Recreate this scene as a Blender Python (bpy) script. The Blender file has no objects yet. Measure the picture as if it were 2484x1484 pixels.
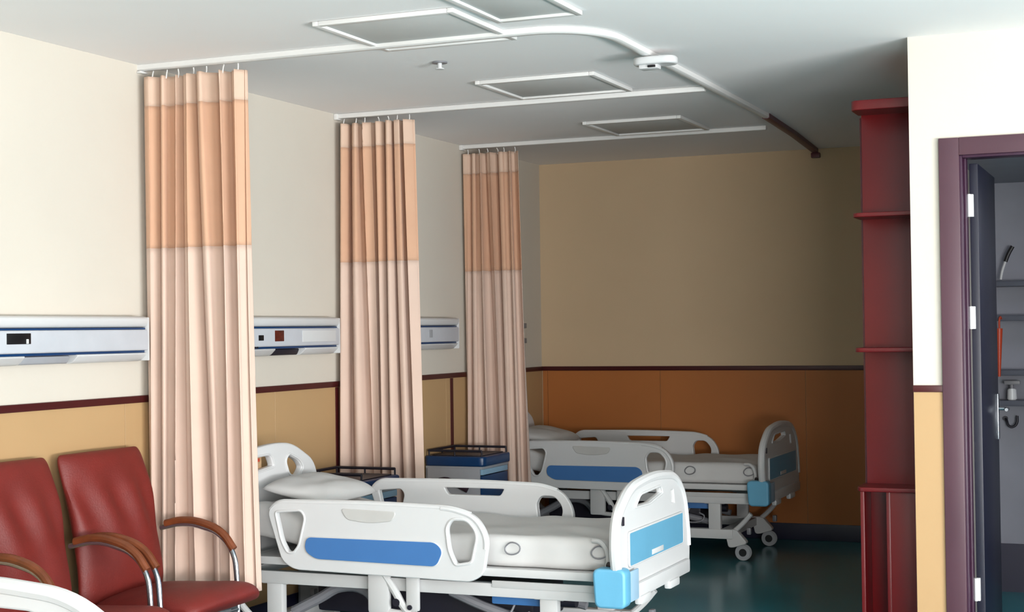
import bpy, bmesh, math, random
from mathutils import Vector, Matrix, noise
random.seed(4)
sc = bpy.context.scene
COL = sc.collection
PI = math.pi

# ------------------------------------------------------------------ camera
CAMX, CAMZ = 4.8852, 1.69
yaw, pitch, roll = 0.4014, 0.0156, -0.0134
f = Vector((-math.sin(yaw)*math.cos(pitch), math.cos(yaw)*math.cos(pitch), math.sin(pitch)))
R0 = Vector((math.cos(yaw), math.sin(yaw), 0)); U0 = R0.cross(f)
c_, s_ = math.cos(roll), math.sin(roll)
Rv = R0*c_ + U0*s_; Uv = U0*c_ - R0*s_
cd = bpy.data.cameras.new('camera'); cam = bpy.data.objects.new('camera', cd); COL.objects.link(cam)
m = Matrix.Identity(4)
for i in range(3):
    m[i][0] = Rv[i]; m[i][1] = Uv[i]; m[i][2] = -f[i]
m[0][3], m[1][3], m[2][3] = CAMX, 0, CAMZ
cam.matrix_world = m
cd.sensor_width = 36; cd.lens = 3736.4*36/2484; cd.clip_start = .05
sc.camera = cam

# ------------------------------------------------------------------ world, light, exposure
w = bpy.data.worlds.new('world'); sc.world = w; w.use_nodes = True
bg = w.node_tree.nodes['Background']; bg.inputs[0].default_value = (.75, .85, 1, 1); bg.inputs[1].default_value = 1.0
def area(name, loc, rot, sx, sy, power, color=(1, 1, 1)):
    l = bpy.data.lights.new(name, 'AREA'); l.shape = 'RECTANGLE'; l.size = sx; l.size_y = sy
    l.energy = power; l.color = color
    o = bpy.data.objects.new(name, l); COL.objects.link(o); o.location = loc; o.rotation_euler = rot
    return o
# daylight entering by the big window in the right wall, plus a fill light added behind the camera
area('window_daylight', (9.4, 2.3, 1.75), (0, PI/2, 0), 1.9, 4.6, 132, (.95, .98, 1.0))
area('rear_fill_light', (7.6, -2.35, 1.75), (PI/2, 0, 0), 3.4, 1.9, 150, (1.0, .965, .93))
# upward fill lights added at the sills to brighten the ceiling
area('ceiling_fill_light', (9.32, 2.3, .9), (0, math.radians(90+27), 0), .8, 4.6, 520, (1, 1, 1))
area('rear_ceiling_fill_light', (7.6, -2.3, .9), (math.radians(90+20), 0, 0), 3.4, .8, 310, (1, .98, .97))
area('bathroom_fill_light', (5.4, 9.2, 2.5), (0, 0, 0), .5, .5, 13, (.85, .9, 1.0))  # unseen fill added to lift the dark bathroom interior
sc.view_settings.view_transform = 'Standard'; sc.view_settings.look = 'None'
sc.view_settings.exposure = 0.53; sc.view_settings.gamma = 1.0; sc.view_settings.use_curve_mapping = False
try:
    sc.cycles.use_denoising = True
    sc.cycles.max_bounces = 8; sc.cycles.diffuse_bounces = 5
except Exception: pass

# ------------------------------------------------------------------ materials
MATS = {}
ALB = .70      # darkens every colour but the ceiling's, standing in for more light up there
def mat(name, col, rough=.5, metal=0, var=.05, nscale=6., bump=0., bscale=40., spec=.5, sheen=0, coat=0):
    if name in MATS: return MATS[name]
    if name not in ('ceiling_paint', 'white_aluminium', 'unlit_diffuser'): col = tuple(c*ALB for c in col)
    M = bpy.data.materials.new(name); M.use_nodes = True; nt = M.node_tree; b = nt.nodes['Principled BSDF']
    b.inputs['Roughness'].default_value = rough; b.inputs['Metallic'].default_value = metal
    b.inputs['Specular IOR Level'].default_value = spec
    if coat: b.inputs['Coat Weight'].default_value = coat
    if sheen: b.inputs['Sheen Weight'].default_value = sheen
    tc = nt.nodes.new('ShaderNodeTexCoord'); n = nt.nodes.new('ShaderNodeTexNoise')
    n.inputs['Scale'].default_value = nscale; n.inputs['Detail'].default_value = 4
    nt.links.new(tc.outputs['Object'], n.inputs['Vector'])
    r = nt.nodes.new('ShaderNodeValToRGB'); nt.links.new(n.outputs['Fac'], r.inputs['Fac'])
    r.color_ramp.elements[0].position = .3; r.color_ramp.elements[1].position = .7
    r.color_ramp.elements[0].color = tuple(c*(1-var) for c in col)+(1,)
    r.color_ramp.elements[1].color = tuple(min(1, c*(1+var)) for c in col)+(1,)
    nt.links.new(r.outputs['Color'], b.inputs['Base Color'])
    if bump:
        n2 = nt.nodes.new('ShaderNodeTexNoise'); n2.inputs['Scale'].default_value = bscale; n2.inputs['Detail'].default_value = 3
        nt.links.new(tc.outputs['Object'], n2.inputs['Vector'])
        bp = nt.nodes.new('ShaderNodeBump'); bp.inputs['Strength'].default_value = bump; bp.inputs['Distance'].default_value = .01
        nt.links.new(n2.outputs['Fac'], bp.inputs['Height']); nt.links.new(bp.outputs['Normal'], b.inputs['Normal'])
    MATS[name] = M; return M
def srgb(r, g, b):
    def l(c):
        c /= 255.; return c/12.92 if c <= .04045 else ((c+.055)/1.055)**2.4
    return (l(r), l(g), l(b))
CREAM = mat('cream_paint', srgb(232, 224, 211), .75, var=.02, nscale=1.5, bump=.03, bscale=80, spec=.2)
CEIL = mat('ceiling_paint', srgb(239, 236, 235), .9, var=.015, nscale=1, spec=.1)
WAINS = mat('tan_wainscot', srgb(205, 168, 122), .45, var=.03, nscale=1.2, spec=.3)
RAILM = mat('maroon_rail', srgb(74, 14, 18), .4, var=.1)
FLOOR = mat('teal_vinyl', srgb(26, 128, 140), .2, var=.12, nscale=3, spec=.5)
COVE = mat('navy_cove', srgb(30, 30, 60), .4)
WHITE = mat('white_plastic', srgb(232, 233, 234), .35, var=.01)
WMETAL = mat('white_enamel', srgb(218, 218, 218), .4, var=.02)
GMETAL = mat('grey_enamel', srgb(138, 138, 144), .4, var=.03)
SHEET = mat('white_sheet', srgb(228, 227, 226), .9, var=.015, nscale=3, bump=.25, bscale=9, spec=.15)
BLUE = mat('blue_plastic', srgb(74, 130, 196), .45, var=.02)
BLUEF = mat('sky_blue_plastic', srgb(112, 180, 214), .4, var=.03)
NAVY = mat('navy_plastic', srgb(14, 62, 112), .35, var=.08)
DARK = mat('dark_plastic', srgb(30, 28, 42), .5, var=.1)
BLACK = mat('black_plastic', srgb(14, 14, 20), .4)
CURTU = mat('peach_mesh_cloth', srgb(233, 186, 155), .95, var=.03, nscale=4, spec=.1, sheen=.2)
CURTL = mat('pale_pink_cloth', srgb(241, 212, 195), .95, var=.03, nscale=4, spec=.1, sheen=.2)
CURTH = mat('peach_header_cloth', srgb(240, 208, 186), .95, var=.03, spec=.1)
ALU = mat('white_aluminium', srgb(212, 211, 209), .35, var=.02)
LEATHER = mat('red_leather', srgb(126, 34, 27), .55, var=.08, nscale=9, bump=.15, bscale=120)
CHROME = mat('chrome', srgb(170, 176, 184), .22, metal=.9)
ARMW = mat('brown_arm_pad', srgb(128, 66, 34), .4, var=.25, nscale=14)
WARD = mat('dark_red_laminate', srgb(118, 10, 18), .35, var=.12, nscale=2)
WARDD = mat('maroon_laminate', srgb(84, 10, 22), .35, var=.12, nscale=2)
PURP = mat('purple_brown_frame', srgb(88, 56, 68), .4, var=.1, nscale=2)
LEAF = mat('dark_door_laminate', srgb(24, 24, 44), .4, var=.08)
PANEL = mat('unlit_diffuser', srgb(198, 198, 196), .6, var=.01)
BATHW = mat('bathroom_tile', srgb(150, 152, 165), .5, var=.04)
LBLUE = mat('pale_blue_plastic', srgb(160, 200, 228), .4)
ORNG = mat('orange_red_plastic', srgb(200, 70, 36), .4)
SCREEN = mat('brown_socket_cover', srgb(96, 34, 22), .4, var=.5, nscale=60)
PAPER = mat('tan_paper', srgb(196, 160, 120), .8, var=.2, nscale=50)
GREYF = mat('light_grey_laminate', srgb(176, 178, 184), .5)
PURD = mat('dark_purple_cloth', srgb(48, 20, 40), .9, var=.3, nscale=12)
GLASS = None

# ------------------------------------------------------------------ mesh helpers
class MB:
    def __init__(s): s.bm = bmesh.new()
    def add(s, me, mx=None):
        if mx is not None: me.transform(mx)
        s.bm.from_mesh(me); bpy.data.meshes.remove(me); return s
    def box(s, x0, x1, y0, y1, z0, z1, bev=.004, seg=2, mx=None):
        b = bmesh.new(); bmesh.ops.create_cube(b, size=1)
        for v in b.verts:
            v.co = Vector(((x0+x1)/2+v.co.x*(x1-x0), (y0+y1)/2+v.co.y*(y1-y0), (z0+z1)/2+v.co.z*(z1-z0)))
        bev = min(bev, .45*min(abs(x1-x0), abs(y1-y0), abs(z1-z0)))
        if bev > 0: bmesh.ops.bevel(b, geom=list(b.edges), offset=bev, segments=seg, affect='EDGES', profile=.6)
        me = bpy.data.meshes.new('t'); b.to_mesh(me); b.free()
        return s.add(me, mx)
    def tube(s, pts, r, cyc=False, res=3, smooth=True):
        return s.add(curve_mesh([pts], r, cyc, smooth=smooth, res=res))
    def cyl(s, a, b, r, r2=None, n=24, bev=.0):
        a, b = Vector(a), Vector(b); d = b-a
        bb = bmesh.new(); bmesh.ops.create_cone(bb, cap_ends=True, segments=n, radius1=r, radius2=r if r2 is None else r2, depth=d.length)
        if bev: bmesh.ops.bevel(bb, geom=[e for e in bb.edges if len(e.link_faces) == 2 and e.calc_face_angle(0) > .8], offset=bev, segments=2, affect='EDGES')
        me = bpy.data.meshes.new('t'); bb.to_mesh(me); bb.free()
        return s.add(me, Matrix.Translation((a+b)/2) @ d.to_track_quat('Z', 'Y').to_matrix().to_4x4())
    def build(s, name, mt, parent=None, sharp=35):
        me = bpy.data.meshes.new(name); bmesh.ops.recalc_face_normals(s.bm, faces=s.bm.faces)
        s.bm.to_mesh(me); s.bm.free()
        me.polygons.foreach_set('use_smooth', [True]*len(me.polygons))
        me.set_sharp_from_angle(angle=math.radians(sharp))
        me.materials.append(mt)
        o = bpy.data.objects.new(name, me); COL.objects.link(o)
        if parent: o.parent = parent
        return o
def curve_mesh(splines, r, cyc=False, smooth=True, res=3, extrude=0, fill2d=False, bevres=3):
    cu = bpy.data.curves.new('t', 'CURVE')
    cu.dimensions = '2D' if fill2d else '3D'
    cu.bevel_depth = r; cu.bevel_resolution = bevres; cu.extrude = extrude
    cu.resolution_u = 4
    if fill2d: cu.fill_mode = 'BOTH'
    else: cu.use_fill_caps = True
    for pts in splines:
        if smooth and not fill2d:
            sp = cu.splines.new('BEZIER'); sp.bezier_points.add(len(pts)-1)
            for p, q in zip(sp.bezier_points, pts): p.co = q; p.handle_left_type = p.handle_right_type = 'AUTO'
        else:
            sp = cu.splines.new('POLY'); sp.points.add(len(pts)-1)
            for p, q in zip(sp.points, pts): p.co = (q[0], q[1], q[2] if len(q) > 2 else 0, 1)
        sp.use_cyclic_u = cyc or fill2d
    o = bpy.data.objects.new('t', cu); COL.objects.link(o); bpy.context.view_layer.update()
    dg = bpy.context.evaluated_depsgraph_get()
    me = bpy.data.meshes.new_from_object(o.evaluated_get(dg))
    bpy.data.objects.remove(o); bpy.data.curves.remove(cu)
    return me
def rnd(poly, rad, n=6):
    """fillet a 2-D polygon"""
    out = []; N = len(poly)
    for i in range(N):
        p = Vector(poly[i][:2]); a = Vector(poly[i-1][:2]); b = Vector(poly[(i+1) % N][:2])
        r = poly[i][2] if len(poly[i]) > 2 else rad
        u = (a-p); v = (b-p); r = min(r, u.length*.48, v.length*.48)
        A = p+u.normalized()*r; B = p+v.normalized()*r
        for k in range(n+1):
            t = k/n; out.append(tuple(A*(1-t)**2+p*2*t*(1-t)+B*t*t))
    return out
XZ = lambda y: Matrix(((1, 0, 0, 0), (0, 0, -1, y), (0, 1, 0, 0), (0, 0, 0, 1)))   # 2-D (x,y) -> (x, y0, z)
YZ = lambda x: Matrix(((0, 0, 1, x), (1, 0, 0, 0), (0, 1, 0, 0), (0, 0, 0, 1)))    # 2-D (x,y) -> (x0, y, z)
XY = lambda z: Matrix.Translation((0, 0, z))
def plate(mb, outer, holes, half, bev, mx):
    return mb.add(curve_mesh([outer]+list(holes), bev, extrude=max(half-bev, .0005), fill2d=True, bevres=2), mx)
def ring(mb, pts2, r, mx):
    P = [mx @ Vector((p[0], p[1], 0)) for p in pts2]
    return mb.add(curve_mesh([P], r, True, smooth=False, bevres=2))

def tag(o, label=None, cat=None, group=None, kind=None):
    if label: o['label'] = label
    if cat: o['category'] = cat
    if group: o['group'] = group
    if kind: o['kind'] = kind
    return o
def empty(name, loc=(0, 0, 0), rz=0):
    o = bpy.data.objects.new(name, None); o.empty_display_size = .1; COL.objects.link(o)
    o.location = loc; o.rotation_euler = (0, 0, rz); return o
def copy_tree(o, parent=None):
    c = o.copy(); COL.objects.link(c)
    if parent: c.parent = parent
    for ch in list(o.children): copy_tree(ch, c)
    return c
def S(o): o['kind'] = 'structure'; return o
def sbox(name, *a, m=CREAM, bev=0.0): return S(MB().box(*a, bev=bev).build(name, m))

# ================================================================== THE SETTING
HZ, D = 3.09, 12.14
RZ = 1.36           # height of the maroon rail
XR, YB = 9.5, -2.5  # right and rear walls
sbox('floor', -.12, XR+.1, YB-.1, D+.1, -.1, 0, m=FLOOR)
sbox('ceiling', -.12, XR+.1, YB-.1, D+.1, HZ, HZ+.1, m=CEIL)
sbox('wall_left', -.12, 0, YB, D, 0, HZ)
sbox('wall_far', -.12, XR, D, D+.12, 0, HZ, m=mat('cream_paint_warm_lit', srgb(234, 206, 170), .75, var=.02, nscale=1.5, bump=.03, bscale=80, spec=.2))  # same cream paint, with the warm far-end light put into its colour
# right wall with the window opening, rear wall with an opening for the added window
def wall_with_hole(name, axis, pos, th, a0, a1, h0, h1, z0, z1):
    b = MB()
    for (u0, u1, w0, w1) in ((a0, h0, 0, HZ), (h1, a1, 0, HZ), (h0, h1, 0, z0), (h0, h1, z1, HZ)):
        if axis == 'x': b.box(pos, pos+th, u0, u1, w0, w1, bev=0)
        else: b.box(u0, u1, pos, pos+th, w0, w1, bev=0)
    return S(b.build(name, CREAM))
wall_with_hole('wall_right', 'x', XR, .12, YB, D, 0.0, 4.6, .8, 2.7)
wall_with_hole('wall_rear', 'y', YB-.12, .12, -.12, XR+.12, 5.9, 9.3, .8, 2.7)
gm = bpy.data.materials.new('window_glass'); gm.use_nodes = True
gb = gm.node_tree.nodes['Principled BSDF']; gb.inputs['Transmission Weight'].default_value = 1; gb.inputs['Roughness'].default_value = .02
gb.inputs['IOR'].default_value = 1.1
def window(name, axis, pos, a0, a1, z0, z1, n):
    b = MB()
    def bx(u0, u1, w0, w1):
        if axis == 'x': b.box(pos, pos+.05, u0, u1, w0, w1)
        else: b.box(u0, u1, pos-.05, pos, w0, w1)
    bx(a0, a1, z0, z0+.05); bx(a0, a1, z1-.05, z1)
    for k in range(n+1):
        u = a0+(a1-a0-.05)*k/n; bx(u, u+.05, z0+.05, z1-.05)
    fr = S(b.build(name, ALU))
    g = MB()
    if axis == 'x': g.box(pos+.02, pos+.026, a0, a1, z0, z1, bev=0)
    else: g.box(a0, a1, pos-.026, pos-.02, z0, z1, bev=0)
    g.build('pane', gm, fr)
window('window_1', 'x', XR+.04, 0.0, 4.6, .8, 2.7, 4)
window('window_2', 'y', YB-.04, 5.9, 9.3, .8, 2.7, 4)  # unseen window added for the rear fill, sited to grade the far wall
# bathroom block
BX, BY = 3.75, 7.65
DX0, DX1, DZ = 3.985, 4.88, 2.5
b = MB()
b.box(BX, DX0-.01, BY, BY+.12, 0, HZ, bev=0).box(DX1+.01, XR, BY, BY+.12, 0, HZ, bev=0).box(DX0-.01, DX1+.01, BY, BY+.12, DZ+.01, HZ, bev=0)
S(b.build('wall_bathroom_front', CREAM))
sbox('wall_bathroom_side', BX, BX+.1, BY+.12, D, 0, HZ)
sbox('wall_bathroom_back', BX+.1, XR, 10.2, 10.3, 0, 2.58, m=BATHW)
S(MB().box(BX+.1, XR, BY+.12, 10.3, 2.58, 2.64, bev=0).build('ceiling_bathroom', BATHW))
sbox('baseboard_bathroom', BX+.1, XR, 10.17, 10.2, 0, .3, m=COVE)
# wainscot (board cladding with narrow joints) and maroon rail
def cladding(name, axis, pos, th, cuts, z1=RZ-.018, mt=None):
    b = MB()
    for a, c in zip(cuts[:-1], cuts[1:]):
        if axis == 'x': b.box(pos, pos+th, a+.0015, c-.0015, 0, z1, bev=.001, seg=1)
        else: b.box(a+.0015, c-.0015, pos-th, pos, 0, z1, bev=.001, seg=1)
    return S(b.build(name, mt or WAINS))
cladding('trim_1', 'x', 0, .008, [-2.4, -.9, .3, 1.5, 2.7, 3.9, 5.1, 6.44, 7.87, 9.07, 10.23, 11.2, 12.13])
cladding('trim_2', 'y', D, .008, [.01, .055, 1.05, 2.25, 3.74], mt=mat('tan_wainscot_warm_shade', srgb(200, 124, 66), .45, var=.03, nscale=1.2, spec=.3))  # same tan boards, the warmer, dimmer far-end light put into the colour
cladding('trim_3', 'y', BY, .008, [BX, 3.905], z1=RZ+.003)
S(MB().box(0, .02, YB, D-.02, RZ-.018, RZ+.018, bev=.004).build('trim_4', RAILM))
S(MB().box(0.0, BX, D-.02, D, RZ-.018, RZ+.018, bev=.004).build('trim_5', RAILM))
S(MB().box(BX, 3.905, BY-.016, BY, RZ+.004, RZ+.036, bev=.003).build('trim_6', RAILM))
S(MB().box(.001, .016, 10.30, 10.34, 0, RZ-.02, bev=.003).build('trim_7', RAILM))
S(MB().box(.001, .016, 8.59, 8.63, 0, RZ-.02, bev=.003).build('trim_8', RAILM))
S(MB().box(BX, 3.905, BY-.02, BY-.009, 0, .1, bev=.003).build('baseboard_right', COVE))
S(MB().box(0.009, .02, YB, D-.01, 0, .12, bev=.003).build('baseboard_left', COVE))
S(MB().box(.02, BX, D-.02, D-.009, 0, .13, bev=.003).build('baseboard_far', COVE))

# ------------------------------------------------------------------ door of the bathroom
dr = empty('door_1', (DX0, BY, 0)); S(dr)
b = MB()
b.box(-.095, .0, -.022, 0, 0, DZ+.085).box(DX1-DX0, DX1-DX0+.095, -.022, 0, 0, DZ+.085).box(-.0, DX1-DX0, -.022, 0, DZ, DZ+.085)
b.build('door_frame', PURP, dr)
b = MB().box(-.008, .012, .0, .12, 0, DZ).box(DX1-DX0-.012, DX1-DX0+.008, 0, .12, 0, DZ).box(.012, DX1-DX0-.012, 0, .12, DZ-.012, DZ+.008)
b.box(.012, .024, .05, .12, 0, DZ-.01)
b.build('jamb', mat('dark_purple_jamb', srgb(62, 26, 54), .4, var=.1, nscale=2), dr)
lf = MB().box(.03, .07, .125, .925, .01, DZ-.03, bev=.003).build('door_leaf', LEAF, dr)
for z in (2.02+.14, 1.48+.1):
    pass
for z0, z1 in ((2.21, 2.32), (1.665, 1.775), (.35, .46)):
    h = MB().box(.012, .05, .1, .124, z0, z1, bev=.003).cyl((.03, .098, z0), (.03, .098, z1), .008, n=12)
    h.build('hinge', WHITE, dr)
hd = MB().box(.07, .078, .83, .9, 1.08, 1.32, bev=.003)
hd.tube([(.078, .865, 1.24), (.12, .865, 1.24), (.125, .84, 1.24), (.125, .76, 1.24)], .009)
hd.box(.022, .03, .83, .9, 1.08, 1.32, bev=.003).tube([(.022, .865, 1.24), (-.02, .865, 1.24), (-.025, .84, 1.24), (-.025, .78, 1.24)], .009)
hd.build('door_handle', CHROME, dr)

# ------------------------------------------------------------------ bathroom things: wall rack with shelves, items
rk = empty('wall_shelf_rack', (3.93, 10.19, 0))
tag(rk, 'grey metal shelf rack on the back wall of the dark bathroom', 'shelf rack')
for z in (1.955, 1.74, 1.40, 1.21):
    MB().box(-.06, .75, -.16, 0, z-.035, z, bev=.006).build('shelf', mat('slate_shelf', srgb(92, 96, 110), .4), rk)
for x in (-.07, .75): MB().box(x, x+.01, -.16, 0, 1.17, 2.1).build('side_frame', GMETAL, rk)
br = empty('scrub_brush', (3.935, 10.09, 1.957))
tag(br, 'black and white long-handled brush leaning on the top bathroom shelf', 'brush')
MB().tube([(0, 0, 0.009), (.01, 0, .06), (.03, 0, .12)], .008).build('handle', WHITE, br)
MB().tube([(.03, 0, .12), (.05, 0, .17), (.075, 0, .215)], .013).build('bristle_head', BLACK, br)
tb = empty('bottle', (3.99, 10.09, 1.212))
tag(tb, 'white spray bottle with trigger on the third shelf of the bathroom rack', 'bottle')
MB().cyl((0, 0, 0), (0, 0, .07), .03, .026, bev=.005).build('bottle_body', WHITE, tb)
MB().cyl((0, 0, .07), (0, 0, .095), .012).box(-.045, .05, -.012, .012, .095, .12).build('spray_head', GMETAL, tb)
o = MB().cyl((3.925, 10.0, 1.36), (3.93, 10.0, 1.66), .008, .02).tube([(3.93, 10.0, 1.66), (3.93, 10.0, 1.70), (3.935, 10.01, 1.73), (3.94, 10.03, 1.72)], .006).build('umbrella', ORNG)
tag(o, 'folded orange-red umbrella hanging beside the bathroom shelf rack', 'umbrella')
o = MB().tube([(3.94, 10.18, 1.09), (3.95, 10.15, 1.08), (3.965, 10.14, 1.045), (3.985, 10.14, 1.04), (4.01, 10.14, 1.06), (4.015, 10.14, 1.11)], .008).cyl((3.94, 10.199, 1.09), (3.94, 10.17, 1.09), .014).build('coat_hook', DARK)
tag(o, 'dark curved hook low on the bathroom back wall beneath the shelf rack', 'hook')

# ================================================================== ceiling things
def light_panel(x0, x1, y0, y1, label, group='unlit square ceiling panels'):
    t = empty('ceiling_light', (x0, y0, HZ)); tag(t, label, 'ceiling light', group)
    W, L = x1-x0, y1-y0
    b = MB().box(0, .03, 0, L, -.022, -.001).box(W-.03, W, 0, L, -.022, -.001).box(.03, W-.03, 0, .03, -.022, -.001).box(.03, W-.03, L-.03, L, -.022, -.001)
    b.build('frame', ALU, t)
    MB().box(.03, W-.03, .03, L-.03, -.01, -.002, bev=.001).build('diffuser', PANEL, t)
    return t
light_panel(1.37, 2.07, 6.02, 6.74, 'unlit square ceiling panel nearest the camera, above the foot of the nearest bed')
light_panel(1.34, 2.05, 7.86, 8.52, 'unlit square ceiling panel between the first and second cross tracks')
light_panel(1.28, 1.97, 9.75, 10.45, 'unlit square ceiling panel farthest back, between the second and third cross tracks')
light_panel(2.14, 2.55, 5.7, 6.34, 'pale ceiling panel cut by the top edge of the picture')
def track(Y, X1, label):
    pts = [(.03, Y, HZ-.02), (.6, Y, HZ-.02), (1.6, Y, HZ-.02), (X1, Y, HZ-.02)]
    t = empty('curtain_track', (0, Y, HZ)); tag(t, label, 'curtain track', 'ceiling curtain tracks')
    b = MB().box(.0, X1, -.02, .02, -.032, -.001, bev=.008, seg=3)
    b.build('rail', ALU, t)
    MB().box(.001, .03, -.03, .03, -.04, -.001, bev=.006).build('wall_bracket', ALU, t)
    return t
# the nearest cross track bends into the long one
t = empty('curtain_track', (0, 6.6, HZ)); tag(t, 'long white curtain track that crosses nearest the camera and bends back along the room', 'curtain track', 'ceiling curtain tracks')
def ribbon(pts, wd, z0, z1):
    b = bmesh.new(); rows = []
    for i, p in enumerate(pts):
        p = Vector(p); a = Vector(pts[max(i-1, 0)]); c = Vector(pts[min(i+1, len(pts)-1)])
        d = (c-a).normalized(); n = Vector((-d.y, d.x, 0))*wd/2
        rows.append([b.verts.new((p.x+n.x, p.y+n.y, z1)), b.verts.new((p.x+n.x, p.y+n.y, z0+.006)), b.verts.new((p.x+n.x*.6, p.y+n.y*.6, z0)),
                     b.verts.new((p.x-n.x*.6, p.y-n.y*.6, z0)), b.verts.new((p.x-n.x, p.y-n.y, z0+.006)), b.verts.new((p.x-n.x, p.y-n.y, z1))])
    for r, q in zip(rows[:-1], rows[1:]):
        for k in range(6): b.faces.new((r[k], r[(k+1) % 6], q[(k+1) % 6], q[k]))
    b.faces.new(rows[0]); b.faces.new(rows[-1])
    me = bpy.data.meshes.new('t'); b.to_mesh(me); b.free(); return me
P = [(.0, 0), (1.2, 0), (2.2, 0)]
P += [(2.2+.3*math.sin(a), .35-.35*math.cos(a)) for a in [PI/2*k/10 for k in range(1, 11)]]
P += [(2.5, .8), (2.5, 1.6), (2.49, 3.35)]
MB().add(ribbon([(x, y, 0) for x, y in P], .044, -.032, -.001)).build('rail', ALU, t)
MB().add(ribbon([(2.49, 3.35, 0), (2.44, 4.4, 0), (2.36, 5.515, 0)], .05, -.036, -.001)).build('shaded_end_section', mat('shaded_track_red', srgb(96, 34, 50), .4), t)  # white rail continued, its shade put into a dark red colour
MB().box(.001, .03, -.03, .03, -.045, -.033, bev=.006).build('wall_bracket', ALU, t)
MB().box(2.33, 2.4, 5.49, 5.535, -.075, -.034, bev=.008).build('end_cap', mat('shaded_track_red', srgb(96, 34, 50)), t)  # cap takes the same painted shade as the rail end
track(8.65, 2.45, 'white curtain track crossing the ceiling over the second peach curtain')
track(10.55, 2.35, 'white curtain track crossing the ceiling farthest back, over the third curtain')
t = empty('smoke_detector', (2.54, 7.42, HZ)); tag(t, 'white rounded box fitted on the long ceiling track', 'smoke detector')
b = MB(); plate(b, rnd([(-.10, -.05), (.10, -.05), (.10, .05), (-.10, .05)], .045), [], .02, .012, XY(-.055)); b.build('housing', WHITE, t)
MB().box(-.08, .02, -.035, .035, -.095, -.07, bev=.01).build('sensor_head', WHITE, t)
MB().box(-.03, .01, -.042, -.03, -.09, -.078, bev=.002).build('slot', BLACK, t)
t = empty('sprinkler_head', (1.43, 7.22, HZ)); tag(t, 'small pendent sprinkler between the two nearest ceiling panels', 'sprinkler')
MB().cyl((0, 0, -.001), (0, 0, -.008), .04).build('rosette', GMETAL, t)
MB().cyl((0, 0, -.008), (0, 0, -.035), .012).cyl((0, 0, -.035), (0, 0, -.039), .024).build('nozzle', WHITE, t)

# ================================================================== curtains
def curtain(Y, W, zb, seed, label, nf, lean=.04, top=HZ-.052):
    rs = random.Random(seed)
    ph = [rs.uniform(0, 6.28) for _ in range(6)]
    t = empty('privacy_curtain', (.034, Y, top)); tag(t, label, 'curtain', 'peach privacy curtains by the left wall')
    def prof(u, z):
        d = (HZ-z)/3.
        a = .036+.014*math.sin(3*u*PI+ph[0])+.010*d
        w_ = 2*PI*nf*(u+.026*math.sin(9*u+ph[1]+1.6*d)+.035*d*math.sin(5.3*u+ph[5]))
        y = a*math.sin(w_+ph[2])+.016*math.sin(w_*1.7+ph[3]+d)+.01*math.sin(2*PI*u*2+ph[4]+d*3)
        x = u*(W+lean*d)+.010*math.sin(2*w_+ph[3])
        return x, y
    def sheet(z0, z1, off=0., nu=230, nz=26, u0=0, u1=1):
        b = bmesh.new(); g = []
        for j in range(nz+1):
            z = z0+(z1-z0)*j/nz; row = []
            for i in range(nu+1):
                u = u0+(u1-u0)*i/nu; x, y = prof(u, z); row.append(b.verts.new((x, y+off, z-top)))
            g.append(row)
        for j in range(nz):
            for i in range(nu): b.faces.new((g[j][i], g[j][i+1], g[j+1][i+1], g[j+1][i]))
        me = bpy.data.meshes.new('t'); b.to_mesh(me); b.free(); return me
    def part(name, z0, z1, mt, off=0., **k):
        o = MB().add(sheet(z0, z1, off, **k)).build(name, mt, t, sharp=80)
        md = o.modifiers.new('thickness', 'SOLIDIFY'); md.thickness = .0025
        return o
    part('header', top-.17, top-.018, CURTH, nz=6)
    part('mesh_panel', 2.135, top-.17, CURTU)
    part('drape', zb, 2.135, CURTL, nz=40)
    for k in range(nf):
        u = (k+.5)/nf; x, y = prof(u, top-.02)
        MB().tube([(x, y*.3, -.03), (x+.004, y*.3, -.005), (x, 0, .015)], .0035).build('hook', ALU, t)
    return t
curtain(6.6, .60, .40, 3, 'peach and pink curtain nearest the camera, hanging behind the red chairs', 7, lean=.06)
curtain(8.65, .53, .42, 8, 'peach curtain in the middle of the three, hanging behind the first blue bedside cabinet', 7, lean=.06)
curtain(10.55, .44, .42, 12, 'narrow peach curtain farthest back, hanging next to the far bed', 6, lean=.09)

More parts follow.
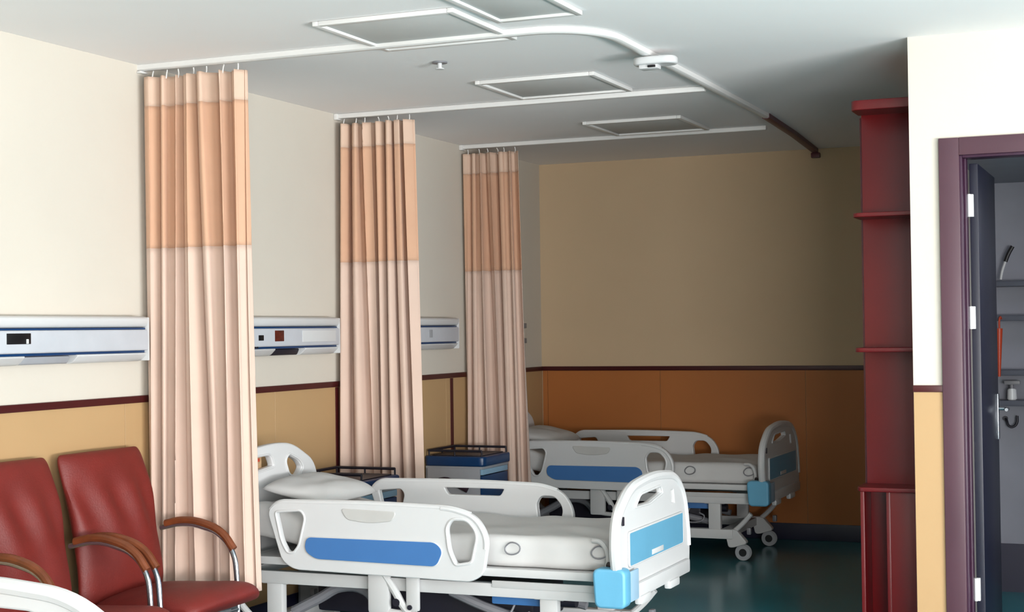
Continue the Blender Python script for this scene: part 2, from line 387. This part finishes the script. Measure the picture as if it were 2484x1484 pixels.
# ================================================================== bed-head service units on the left wall
def service_unit(y0, y1, label, kind):
    t = empty('bedhead_unit', (0, y0, 1.56)); L = y1-y0
    tag(t, label, 'bedhead unit', 'white bedhead service units on the left wall')
    # cross-section in X-Z, extruded along Y
    def ext(poly, mt, name, a=0, c=L, r=.008):
        b = MB(); plate(b, rnd(poly, r, 4), [], (c-a)/2, .003, XZ((a+c)/2)); return b.build(name, mt, t)
    ext([(.001, .172), (.11, .172, .02), (.12, .215, .03), (.09, .222), (.001, .222)], WHITE, 'top_cover')
    ext([(.001, .165), (.10, .165), (.10, .16), (.001, .16)], NAVY, 'groove', .002, L-.002, .001)
    ext([(.001, .055), (.115, .055), (.115, .155), (.001, .155)], mat('pale_blue_grey_plastic', srgb(214, 218, 226), .35), 'service_panel')
    ext([(.001, .042), (.095, .042), (.095, .05), (.001, .05)], NAVY, 'groove', .002, L-.002, .001)
    def low(a, c): ext([(.001, .0), (.07, .0, .02), (.11, .038), (.001, .038)], WHITE, 'lower_cover', a, c)
    def dev(a, c, z0, z1, mt, name, x=.116): return MB().box(x-.004, x+.004, a-y0, c-y0, z0-1.56, z1-1.56, bev=.003).build(name, mt, t)
    if kind == 1:
        low(0, 5.58-y0); low(5.95-y0, L)
        ext([(.001, .002), (.06, .002), (.075, .034), (.001, .034)], GREYF, 'open_channel', 5.60-y0, 5.93-y0)
        k = dev(5.45, 5.61, 1.655, 1.705, BLACK, 'socket'); MB().box(.121, .124, 5.575-y0, 5.59-y0, .097, .118, bev=.001).build('plug_slot', WHITE, k)
        for y in (5.71, 5.86): dev(y, y+.003, 1.618, 1.712, GREYF, 'seam', .1125)
    elif kind == 2:
        low(0, 7.72-y0); low(8.06-y0, L)
        ext([(.001, .002), (.06, .002), (.075, .034), (.001, .034)], DARK, 'open_channel', 7.73-y0, 8.04-y0)
        dev(7.525, 7.58, 1.648, 1.68, BLACK, 'socket')
        k = dev(7.70, 7.80, 1.642, 1.706, SCREEN, 'gas_outlet_plate')
        dev(8.01, 8.41, 1.635, 1.705, WHITE, 'blank_cover', .117)
        for i in range(6): dev(7.40+.022*i, 7.412+.022*i, 1.604, 1.614, DARK, 'label_mark', .117)
    else:
        low(0, L)
        dev(9.735, 9.79, 1.645, 1.70, GREYF, 'socket')
    MB().box(.0, .118, L, L+.012, .0, .22, bev=.006).build('end_cap', WHITE, t)
    return t
service_unit(4.2, 6.49, 'long white bedhead unit with a black socket, nearest the camera above the red chairs', 1)
service_unit(7.0, 8.46, 'white bedhead unit with a brown outlet plate, between the first and second curtains', 2)
service_unit(9.05, 10.23, 'white bedhead unit partly hidden between the second and third curtains', 3)
t = empty('wall_switch', (.0, 11.76, 1.58)); tag(t, 'slim grey and white wall switch beside the farthest curtain', 'switch')
MB().box(.001, .012, -.03, .03, .0, .04).build('lower_rocker', GMETAL, t)
MB().box(.001, .012, -.03, .03, .125, .165).build('upper_rocker', GMETAL, t)
MB().box(.001, .009, -.032, .032, .042, .123).build('plate', CREAM, t)

# ================================================================== hospital bed
def make_bed():
    t = empty('hospital_bed', (.36, 7.22, 0))
    ox, oy = .36, 7.22
    def bld(mb, name, mt, par=None, **k):
        for v in mb.bm.verts: v.co.x -= ox; v.co.y -= oy
        return mb.build(name, mt, par or t, **k)
    # mattress
    def ztop(x):
        k = max(0, min(1, (1.15-x)/.7)); k = k*k*(3-2*k); return .70+.12*k
    def zbot(x):
        k = max(0, min(1, (1.15-x)/.7)); k = k*k*(3-2*k); return .555+.10*k
    bm = bmesh.new(); nx, ns = 110, 56
    x0, x1, y0, y1 = .46, 2.49, 6.80, 7.64
    sec = rnd([(y0, 0), (y1, 0), (y1, 1), (y0, 1)], 0)
    # closed cross-section loop param
    def loop(x, e):
        zb, zt = zbot(x), ztop(x); pts = rnd([(y0+e, zb+e*.4, .03), (y1-e, zb+e*.4, .03), (y1-e, zt-e, .05), (y0+e, zt-e, .05)], .05, 8)
        # densify the long sides
        out = []
        for i, p in enumerate(pts):
            q = pts[(i+1) % len(pts)]; d = math.dist(p, q); n = max(1, int(d/.03))
            for k in range(n): out.append((p[0]+(q[0]-p[0])*k/n, p[1]+(q[1]-p[1])*k/n))
        return out
    rows = []
    N0 = len(loop(2, 0))
    for i in range(nx+1):
        x = x0+(x1-x0)*i/nx; de = min(i, nx-i); e = [.035, .014, .005, .001][de] if de < 4 else 0
        L = loop(2.0, e)[:]
        # use the flat section's topology, then lift
        row = []
        for (yy, zz) in L:
            dz = ztop(x)-ztop(2.0); p = Vector((x, yy, zz))
            wr = noise.noise(Vector((x*2.6, yy*3.4, 3)))*.016+noise.noise(Vector((x*6+yy*5, yy*4, 7)))*.009
            wr += .004*math.sin(9*x+14*yy+4*noise.noise(Vector((x*2, yy*2, 0))))
            if zz > .66: p.z += wr
            if yy < y0+.03: p.y += noise.noise(Vector((x*5, zz*6, 1)))*.014
            p.z += dz*(.9 if zz > .66 else .8)
            row.append(p)
        rows.append(row)
    M_ = min(len(r) for r in rows)
    def resample(r, n):
        tot = [0]
        for a, c in zip(r, r[1:]+r[:1]): tot.append(tot[-1]+(a-c).length)
        out = []; j = 0
        for k in range(n):
            s = tot[-1]*k/n
            while tot[j+1] < s: j += 1
            tt = (s-tot[j])/max(1e-9, tot[j+1]-tot[j]); out.append(r[j].lerp(r[(j+1) % len(r)], tt))
        return out
    g = [[bm.verts.new(p) for p in resample(r, 90)] for r in rows]
    for a, c in zip(g[:-1], g[1:]):
        for k in range(90): bm.faces.new((a[k], a[(k+1) % 90], c[(k+1) % 90], c[k]))
    bm.faces.new(g[0]); bm.faces.new(g[-1])
    me = bpy.data.meshes.new('t'); bm.to_mesh(me); bm.free()
    mt_ = bld(MB().add(me), 'mattress', SHEET, sharp=60)
    for x in (1.98, 2.42):
        s = MB(); s.tube([(x-.02, 6.785, .66), (x+.03, 6.775, .675), (x+.055, 6.775, .65), (x+.02, 6.775, .62), (x-.025, 6.78, .635)], .0035, cyc=True)
        bld(s, 'strap_loop', GMETAL, mt_)
    # blanket folded at the foot
    b = MB(); b.tube([(2.40, 6.785, .70), (2.45, 6.765, .695), (2.485, 6.755, .64), (2.475, 6.755, .56)], .012)
    bld(b, 'mattress_retainer', WMETAL)
    # side rails
    outer = [(.672, .79, .04), (.73, .838, .05), (1.25, .846, .3), (1.70, .836, .05), (1.83, .80, .06), (1.89, .70, .05), (1.862, .53, .03), (1.80, .492, .03), (.82, .505, .05), (.755, .545, .03)]
    h1 = [(.715, .788, .02), (.865, .80, .02), (.89, .765, .03), (.852, .62, .03), (.82, .583, .015), (.785, .583, .015), (.75, .64, .05)]
    h2 = [(1.672, .74, .02), (1.70, .785, .03), (1.785, .785, .03), (1.84, .72, .04), (1.806, .578, .02), (1.72, .562, .02), (1.685, .63, .05)]
    blue = [(.90, .665, .03), (1.615, .668, .03), (1.655, .63, .03), (1.62, .555, .03), (.95, .562, .03), (.89, .60, .03)]
    grip = [(1.10, .812, .015), (1.40, .805, .015), (1.38, .765, .03), (1.25, .75, .06), (1.13, .765, .02)]
    for yc, sg in ((6.735, -1), (7.705, 1)):
        b = MB(); O = rnd(outer, .04); H1 = rnd(h1, .02); H2 = rnd(h2, .02)
        holes = [H1, H2]
        if sg == 1: holes.append(rnd([(1.12, .815), (1.5, .815), (1.47, .765), (1.15, .765)], .02))
        plate(b, O, holes, .016, .006, XZ(yc))
        rl = bld(b, 'side_rail', WHITE)
        b = MB(); ring(b, H1, .0075, XZ(yc+sg*.014)); ring(b, H2, .0085, XZ(yc+sg*.014))
        up = [p for p in O if p[1] > .60 and p[0] > 1.62]
        b.add(curve_mesh([[XZ(yc+sg*.008) @ Vector((p[0]-.006, p[1]-.004, 0)) for p in up]], .013, smooth=False))
        up = [p for p in O if p[1] > .79 and p[0] < 1.8]
        b.add(curve_mesh([[XZ(yc) @ Vector((p[0], p[1]-.004, 0)) for p in up]], .017, smooth=False))
        bld(b, 'grip_rim', WHITE, rl)
        b = MB(); plate(b, rnd(blue, .03), [], .005, .002, XZ(yc+sg*.020)); bld(b, 'blue_panel', BLUE, rl)
        b = MB(); ring(b, rnd(blue, .03), .0055, XZ(yc+sg*.019)); bld(b, 'panel_rim', WHITE, rl)
        if sg == -1:
            b = MB(); G = rnd(grip, .02)
            b.add(curve_mesh([[XZ(yc-.017) @ Vector((p[0], p[1], 0)) for p in G if p[1] < .80 or True]], .004, True, smooth=False))
            plate(b, G, [], .003, .001, XZ(yc-.0185))
            bld(b, 'grip_recess', mat('recess_grey', srgb(214, 213, 210), .5), rl)
        # rail hinge: bracket with swing arms
        b = MB(); y = yc-sg*.035
        b.box(1.22, 1.34, y-.018, y+.018, .30, .50, bev=.02).box(1.43, 1.50, y-.015, y+.015, .32, .50, bev=.015)
        b.tube([(1.30, y, .5), (1.36, y, .42), (1.42, y, .33), (1.46, y, .3)], .020)
        b.tube([(1.24, y, .33), (1.34, y, .31), (1.48, y, .31)], .016)
        bk = bld(b, 'rail_bracket', WMETAL)
        if sg == 1:
            for ob in [rl]+list(rl.children): 
                for v in ob.data.vertices: v.co.x += .07; v.co.z += .018
        bld(MB().cyl((1.38, y-.02, .36), (1.38, y+.02, .36), .02), 'pivot', DARK, bk); bld(MB().cyl((1.455, y-.024, .34), (1.455, y+.024, .34), .012), 'pivot', DARK, bk)
    # foot and head boards
    C = 7.19
    fo = [(6.86, .43, .03), (6.64, .585, .05), (6.61, .70, .10), (6.635, .84, .1), (6.82, .955, .12), (7.19, .985, .4), (7.54, .955, .1), (7.70, .85, .1), (7.77, .60, .1), (7.75, .43, .06)]
    slot = [(6.88, .85, .02), (6.96, .905, .03), (7.28, .915, .02), (7.31, .875, .02), (7.10, .845, .02)]
    slot2 = [(7.44, .88, .01), (7.50, .88, .01), (7.52, .80, .01), (7.46, .80, .01)]
    O = rnd(fo, .08); H = [rnd(slot, .02), rnd(slot2, .01)]
    b = MB(); plate(b, O, H, .015, .008, YZ(2.562)); fb = bld(b, 'footboard', WHITE)
    b = MB()
    b.add(curve_mesh([[YZ(2.562) @ Vector((p[0]*(.98)+.144, p[1]-.012, 0)) for p in O if p[1] > .56]], .026, smooth=False))
    ring(b, H[0], .006, YZ(2.578)); bld(b, 'edge_bumper', WHITE, fb)
    bp = [(6.77, .745, .012), (7.62, .745, .012), (7.62, .59, .02), (6.77, .59, .02)]
    b = MB(); plate(b, rnd(bp, .02), [], .004, .0015, YZ(2.583)); p_ = bld(b, 'blue_panel', BLUEF, fb)
    b = MB(); ring(b, rnd(bp, .02), .006, YZ(2.582)); bld(b, 'panel_rim', WHITE, fb)
    b = MB().box(2.586, 2.589, 7.10, 7.28, .600, .625, bev=.001); lb = bld(b, 'white_label', WHITE, p_)
    b = MB().box(2.57, 2.60, 6.72, 7.70, .43, .50, bev=.012).box(2.575, 2.61, 6.86, 7.02, .40, .44, bev=.01).box(2.575, 2.61, 7.32, 7.48, .40, .44, bev=.01)
    bld(b, 'lower_lip', WHITE, fb)
    bld(MB().cyl((2.50, 6.715, .60), (2.53, 6.70, .60), .016), 'latch', BLACK, fb)
    bld(MB().box(2.585, 2.592, 6.665, 6.685, .79, .83, bev=.002), 'fixing_slot', DARK, fb)
    for yy in (6.655, 7.695):
        if yy > 7: b = MB().box(2.42, 2.53, 7.64, 7.69, .46, .56, bev=.012); bld(b, 'corner_bumper', WHITE); continue
        b = MB(); plate(b, rnd([(2.465, .585), (2.60, .585), (2.60, .43), (2.475, .43)], .02), [], .045, .012, XZ(6.665))
        cb = bld(b, 'corner_bumper', mat('bumper_blue', srgb(112, 186, 222), .4))
        bld(MB().box(2.596, 2.606, 6.655, 6.84, .435, .575, bev=.004), 'wrap_plate', mat('pale_sky_plastic', srgb(176, 212, 238), .4), cb)
    ho = [(6.74, .50, .05), (6.74, .90, .1), (6.86, 1.06, .12), (7.20, 1.085, .4), (7.38, 1.075, .1), (7.62, .96, .14), (7.66, .80, .1), (7.66, .50, .05)]
    hs = [rnd([(6.92, .94), (6.92, 1.035), (7.16, 1.04), (7.20, .965)], .03), rnd([(7.30, .99), (7.34, 1.03), (7.45, .99), (7.50, .94), (7.44, .885), (7.34, .91)], .03)]
    b = MB(); plate(b, rnd(ho, .08), hs, .022, .010, YZ(.40)); hb = bld(b, 'headboard', WHITE)
    b = MB(); ring(b, hs[0], .005, YZ(.422)); bld(b, 'handle_rim', WHITE, hb); b = MB(); ring(b, hs[1], .007, YZ(.422)); bld(b, 'handle_rim', WHITE, hb)
    b = MB().box(.372, .378, 6.93, 7.13, .955, 1.035, bev=.002); c = bld(b, 'name_card', PAPER, hb)
    bld(MB().box(.3785, .3800, 7.00, 7.11, 1.0, 1.018, bev=0), 'red_stripe', ORNG, c)
    # frame
    b = MB().box(.50, 2.44, 6.745, 6.785, .515, .555, bev=.006).box(.50, 2.44, 7.655, 7.695, .515, .555, bev=.006)
    for x in (.5, 1.1, 1.8, 2.40): b.box(x, x+.04, 6.785, 7.655, .52, .55)
    b.box(.55, 2.42, 6.79, 7.65, .53, .552)
    bld(b, 'mattress_deck', WMETAL)
    b = MB().box(.42, 2.46, 6.79, 6.84, .41, .475, bev=.008).box(.42, 2.46, 7.60, 7.65, .41, .475, bev=.008).box(.42, .47, 6.84, 7.60, .42, .47).box(2.41, 2.46, 6.84, 7.60, .42, .47)
    b.box(1.88, 2.46, 6.785, 6.80, .455, .49, bev=.004)
    bld(b, 'upper_frame', WMETAL)
    for x in (.655, 2.165):
        for y in (6.80, 7.60):
            b = MB().box(x-.045, x+.045, y, y+.05, .22, .42, bev=.008).box(x-.08, x+.08, y+.002, y+.048, .405, .43, bev=.01); bld(b, 'column', WMETAL)
    b = MB().box(.50, 2.30, 6.79, 6.86, .155, .225, bev=.008).box(.50, 2.30, 7.59, 7.66, .155, .225, bev=.008).box(.52, .6, 6.86, 7.59, .16, .22).box(2.2, 2.28, 6.86, 7.59, .16, .22)
    bld(b, 'base_frame', WMETAL)
    for (xa, xb) in ((.72, 1.12), (1.6, 2.1)):
        for y in (6.92, 7.50):
            b = MB()
            if xa < 1: b.tube([(xa-.02, y, .25), (.86, y, .33), (.98, y, .39), (1.12, y, .38), (1.2, y, .30)], .028)
            else: b.tube([(xa, y, .40), (1.8, y, .33), (2.1, y, .26)], .024)
            bld(b, 'lift_arm', GMETAL)
    b = MB().box(.78, 2.0, 7.02, 7.44, .24, .41, bev=.02).cyl((1.9, 7.22, .33), (2.15, 7.22, .33), .03); bld(b, 'motor_and_shade_box', DARK)  # motor box, enlarged as a dark mass for the shade under the bed
    b = MB().box(1.84, 2.12, 6.87, 7.05, .36, .42, bev=.01); tr = bld(b, 'control_box', BLUE)
    b = MB().tube([(1.95, 6.9, .36), (1.93, 6.88, .28), (2.0, 6.86, .26), (2.07, 6.87, .30), (2.03, 6.88, .33)], .006); bld(b, 'cable', GMETAL)
    for (x, y, sx) in ((2.37, 6.83, 1), (2.37, 7.62, 1), (.45, 6.83, -1), (.45, 7.62, -1)):
        b = MB().cyl((x, y-.022, .06), (x, y-.006, .06), .058, bev=.006, n=32).cyl((x, y+.006, .06), (x, y+.022, .06), .058, bev=.006, n=32)
        cs = bld(b, 'caster', mat('tyre_grey', srgb(176, 178, 182), .5))
        bld(MB().cyl((x, y-.025, .06), (x, y+.025, .06), .028, n=20), 'hub', BLACK, cs)
        b = MB(); plate(b, rnd([(x-.125*sx, .22), (x-.05*sx, .22), (x+.03*sx, .13), (x-.02*sx, .115), (x-.07*sx, .1), (x-.1*sx, .10)], .02), [], .032, .006, XZ(y))
        b.tube([(x-.09*sx, y, .19), (x, y, .27), (x+.06*sx, y, .34)], .018)
        bld(b, 'fork', WMETAL, cs)
        b = MB().box(x+.03, x+.06, y-.02, y+.02, .19, .24, bev=.008) if sx > 0 else MB().box(x-.06, x-.03, y-.02, y+.02, .19, .24, bev=.008)
        bld(b, 'brake_pedal', GMETAL, cs)
    return t
bed = make_bed()
BG = 'white hospital beds with blue rail panels'
tag(bed, 'white hospital bed nearest in full view, its bright footboard with a sky blue panel', 'hospital bed', BG)
bedB = copy_tree(bed); bedB.location = (.36-.33, 7.22+4.1, 0)
bedB.location.x = .36-.33
tag(bedB, 'white hospital bed at the far wall, with shaded dark footboard and deep blue rail panel', 'hospital bed', BG)
bedC = copy_tree(bed); bedC.location = (1.61, 1.36, 0); bedC.rotation_euler.z = PI/2
tag(bedC, 'hospital bed cut off at the lower left corner, only its rounded white end board showing', 'hospital bed', BG)

def pillow(loc, label, rz=0, tilt=0):
    b = bmesh.new(); bmesh.ops.create_grid(b, x_segments=36, y_segments=48, size=1)
    top = {}
    for v in b.verts:
        u, w_ = v.co.x, v.co.y
        e = (1-abs(u)**3.2)*(1-abs(w_)**3.2); h = .07*max(0, e)**.45
        k = noise.noise(Vector((u*2, w_*2.5, loc[1])))*.01*max(0, e)
        v.co = Vector((u*.20*(1-.06*w_*w_), w_*.31*(1-.06*u*u), h+k))
    me = bpy.data.meshes.new('t'); b.to_mesh(me)
    for v in b.verts: v.co.z = -v.co.z*.35
    me2 = bpy.data.meshes.new('t'); b.to_mesh(me2); b.free()
    mb = MB().add(me).add(me2); bmesh.ops.remove_doubles(mb.bm, verts=mb.bm.verts, dist=1e-4)
    o = mb.build('pillow', SHEET, sharp=170); o.location = loc; o.rotation_euler = (0, tilt, rz)
    return tag(o, label, 'pillow', 'white pillows on the beds')
pillow((.68, 7.24, .842), 'white pillow lying at the head of the nearest hospital bed', tilt=.17)
pillow((.35, 11.34, .842), 'white pillow lying at the head of the bed by the far wall', tilt=.17)

# ================================================================== bedside cabinets
def make_cab():
    t = empty('bedside_cabinet', (0, 0, 0))
    W, L, Z = .44, .47, .80
    b = MB().box(0, .02, 0, L, .06, .72).box(0, W-.02, 0, .018, .06, .72).box(0, W-.02, L-.018, L, .06, .72).box(.02, W-.02, .018, L-.018, .06, .08).box(.02, W-.02, .018, L-.018, .5, .515)
    b.box(-.0, W, 0, L, .715, .735)
    b.build('body', GREYF, t)
    b = MB(); plate(b, rnd([(0, 0), (W+.01, 0), (W+.01, L), (0, L)], .04), [], .035, .012, XY(.77)); b.build('tray_top', NAVY, t)
    b = MB(); plate(b, rnd([(.03, .03), (W-.02, .03), (W-.02, L-.03), (.03, L-.03)], .03), [], .004, .001, XY(.807)); b.build('tray_inset', DARK, t)
    b = MB()
    for p in ((.02, .02), (W/2, .02), (W-.01, .02), (.02, L-.02), (W/2, L-.02), (W-.01, L-.02), (.02, L/2)): b.cyl((p[0], p[1], .80), (p[0], p[1], .845), .006, n=10)
    b.tube([(W-.01, .02, .842), (.02, .02, .842), (.02, L-.02, .842), (W-.01, L-.02, .842)], .009, smooth=False)
    b.build('gallery_rail', DARK, t)
    MB().box(W-.02, W, .01, L-.01, .675, .715, bev=.006).build('handle_strip', LBLUE, t)
    d = MB().box(W-.02, W-.002, .01, L-.01, .50, .67, bev=.006).build('drawer', NAVY, t)
    MB().box(W-.002, W+.006, L*.3, L*.7, .585, .60).build('pull', LBLUE, d)
    d = MB().box(W-.02, W-.002, .01, L-.01, .09, .49, bev=.006).build('cabinet_door', NAVY, t)
    MB().box(W-.002, W+.006, L*.75, L*.8, .3, .4).build('pull', LBLUE, d)
    for k in range(6):
        x = .14+k*.045; MB().box(x, x+.028, -.003, .002, .752+.0, .782, bev=.001).build('white_tag', WHITE, t)
    for p in ((.03, .03), (W-.04, .03), (.03, L-.03), (W-.04, L-.03)):
        MB().cyl((p[0], p[1]-.01, .025), (p[0], p[1]+.01, .025), .025, n=16).box(p[0]-.015, p[0]+.015, p[1]-.012, p[1]+.012, .03, .06).build('wheel', DARK, t)
    MB().add(curve_mesh([[(.05, -.005, .60), (.15, -.012, .64), (.25, -.012, .61), (.33, -.005, .57)]], .02)).build('side_pocket', PURD, t)
    return t
cg = 'navy bedside cabinets with galleried tops'
c1 = make_cab(); c1.location = (.045, 8.05, 0); tag(c1, 'navy and grey bedside cabinet behind the headboard of the nearest bed', 'bedside cabinet', cg)
c2 = copy_tree(c1); c2.location = (.02, 9.85, 0); tag(c2, 'navy and grey bedside cabinet standing before the third curtain', 'bedside cabinet', cg)

# ================================================================== red armchairs
def cushion(pts, wd, th, puff=.02, crease=0):
    """pts: profile centreline in X-Z from seat/back low to high; wd width in Y"""
    b = bmesh.new(); n, k = len(pts), 22
    P = [Vector((p[0], 0, p[1])) for p in pts]
    front, back = [], []
    for i in range(n):
        d = (P[min(i+1, n-1)]-P[max(i-1, 0)]).normalized(); nn = Vector((d.z, 0, -d.x))
        e = min(i, n-1-i); er = [.35, .75, .93, 1][min(e, 3)]
        rf, rb = [], []
        for j in range(k+1):
            v = -1+2*j/k; ej = (1-abs(v)**6)**.5 if abs(v) < 1 else 0
            inset = 1-.03*(e == 0)
            ww = wd*.5*inset*(1-.05*(1-er))
            bulge = puff*math.cos(v*PI/2)*er
            wr = noise.noise(Vector((v*1.5, i*.18, wd*3)))*.012*er+crease*.018*math.sin(v*9+i*.4)*math.exp(-((i-n*.55)/3.5)**2)*er
            rf.append(b.verts.new(P[i]+Vector((0, v*ww, 0))+nn*(th*.5*er*max(ej, .25)+bulge+wr)))
            rb.append(b.verts.new(P[i]+Vector((0, v*ww, 0))-nn*(th*.5*er*max(ej, .25))))
        front.append(rf); back.append(rb)
    for i in range(n-1):
        for j in range(k):
            b.faces.new((front[i][j], front[i][j+1], front[i+1][j+1], front[i+1][j])); b.faces.new((back[i][j+1], back[i][j], back[i+1][j], back[i+1][j+1]))
        b.faces.new((front[i][0], front[i+1][0], back[i+1][0], back[i][0])); b.faces.new((front[i+1][k], front[i][k], back[i][k], back[i+1][k]))
    for j in range(k):
        b.faces.new((front[0][j+1], front[0][j], back[0][j], back[0][j+1])); b.faces.new((front[n-1][j], front[n-1][j+1], back[n-1][j+1], back[n-1][j]))
    me = bpy.data.meshes.new('t'); b.to_mesh(me); b.free(); return me
def spl(pts, n):
    out = []
    for i in range(n):
        s = i/(n-1)*(len(pts)-1); k = min(int(s), len(pts)-2); t = s-k
        p0, p1, p2, p3 = pts[max(k-1, 0)], pts[k], pts[k+1], pts[min(k+2, len(pts)-1)]
        out.append(tuple(.5*((2*p1[a])+(-p0[a]+p2[a])*t+(2*p0[a]-5*p1[a]+4*p2[a]-p3[a])*t*t+(-p0[a]+3*p1[a]-3*p2[a]+p3[a])*t**3) for a in (0, 1)))
    return out
def make_chair():
    t = empty('armchair', (0, 0, 0)); HW = .30
    bk = MB().add(cushion(spl([(.20, .40), (.205, .55), (.17, .78), (.12, .98), (.075, 1.13)], 20), .63, .085, .02, 1)).build('backrest', LEATHER, t, sharp=70)
    md = bk.modifiers.new('smooth', 'SUBSURF'); md.levels = md.render_levels = 1
    st = MB().add(cushion(spl([(.80, .405), (.76, .435), (.6, .435), (.4, .42), (.22, .40)], 18), .58, .10, .022)).build('seat', LEATHER, t, sharp=70)
    md = st.modifiers.new('smooth', 'SUBSURF'); md.levels = md.render_levels = 1
    for s in (-1, 1):
        y = s*(HW+.015)
        path = [(.21, y, .72), (.34, y, .745), (.47, y, .73), (.57, y, .69), (.635, y, .61), (.655, y, .5), (.66, y, .3), (.655, y, .08), (.62, y, .02), (.5, y, .014), (.15, y, .014)]
        fr = MB().tube(path, .0135).build('arm_frame', CHROME, t)
        MB().tube([(.24, y, .742), (.34, y, .762), (.47, y, .75), (.575, y, .705), (.64, y, .63)], .020).build('arm_pad', ARMW, fr)
    MB().tube([(.66, -HW-.015, .34), (.66, HW+.015, .34)], .012).box(.25, .7, -.2, .2, .355, .375).box(.6, .67, -HW, HW, .325, .36).build('under_frame', CHROME, t)
    MB().tube([(.3, -HW-.015, .014), (.3, HW+.015, .014)], .012).build('floor_bar', CHROME, t)
    return t
ch = make_chair(); ch.location = (.0, 6.14, 0)
tag(ch, 'red leather armchair beside the nearest curtain, whole backrest in view', 'armchair', 'red leather armchairs along the left wall')
ch2 = copy_tree(ch); ch2.location = (.0, 5.44, 0)
tag(ch2, 'red leather armchair cut by the left edge of the photo', 'armchair', 'red leather armchairs along the left wall')

# ================================================================== red wardrobe with open end shelves
t = empty('wardrobe', (3.43, 7.93, 0)); tag(t, 'tall dark red wardrobe with open end shelves beside the white bathroom wall', 'wardrobe')
W = .31
MB().box(0, W, .22, 2.4, .0, 2.80, bev=.004).build('carcass', WARD, t)
MB().box(-.012, 0, .24, .95, .1, 2.78).box(-.012, 0, .96, 1.67, .1, 2.78).box(-.012, 0, 1.68, 2.39, .1, 2.78).build('doors', WARDD, t)
for z, th in ((2.84, .05), (2.265, .022), (1.575, .022), (.865, .022)):
    b = MB(); plate(b, rnd([(-.012, .0, .05), (W, 0, .004), (W, .22, .004), (-.012, .22, .004)], .05), [], th/2, .004, XY(z-th/2)); b.build('shelf', WARD, t)
MB().box(W-.012, W, .0, .22, .845, 2.79, bev=.002).build('side_panel', WARDD, t)
MB().box(.0, .02, .02, .22, 0, .842, bev=.003).box(W-.02, W, .02, .22, 0, .842, bev=.003).box(.13, .15, .02, .22, 0, .842, bev=.003).box(.15, W-.02, .02, .04, .0, .842, bev=.002).build('lower_cupboard', WARD, t)
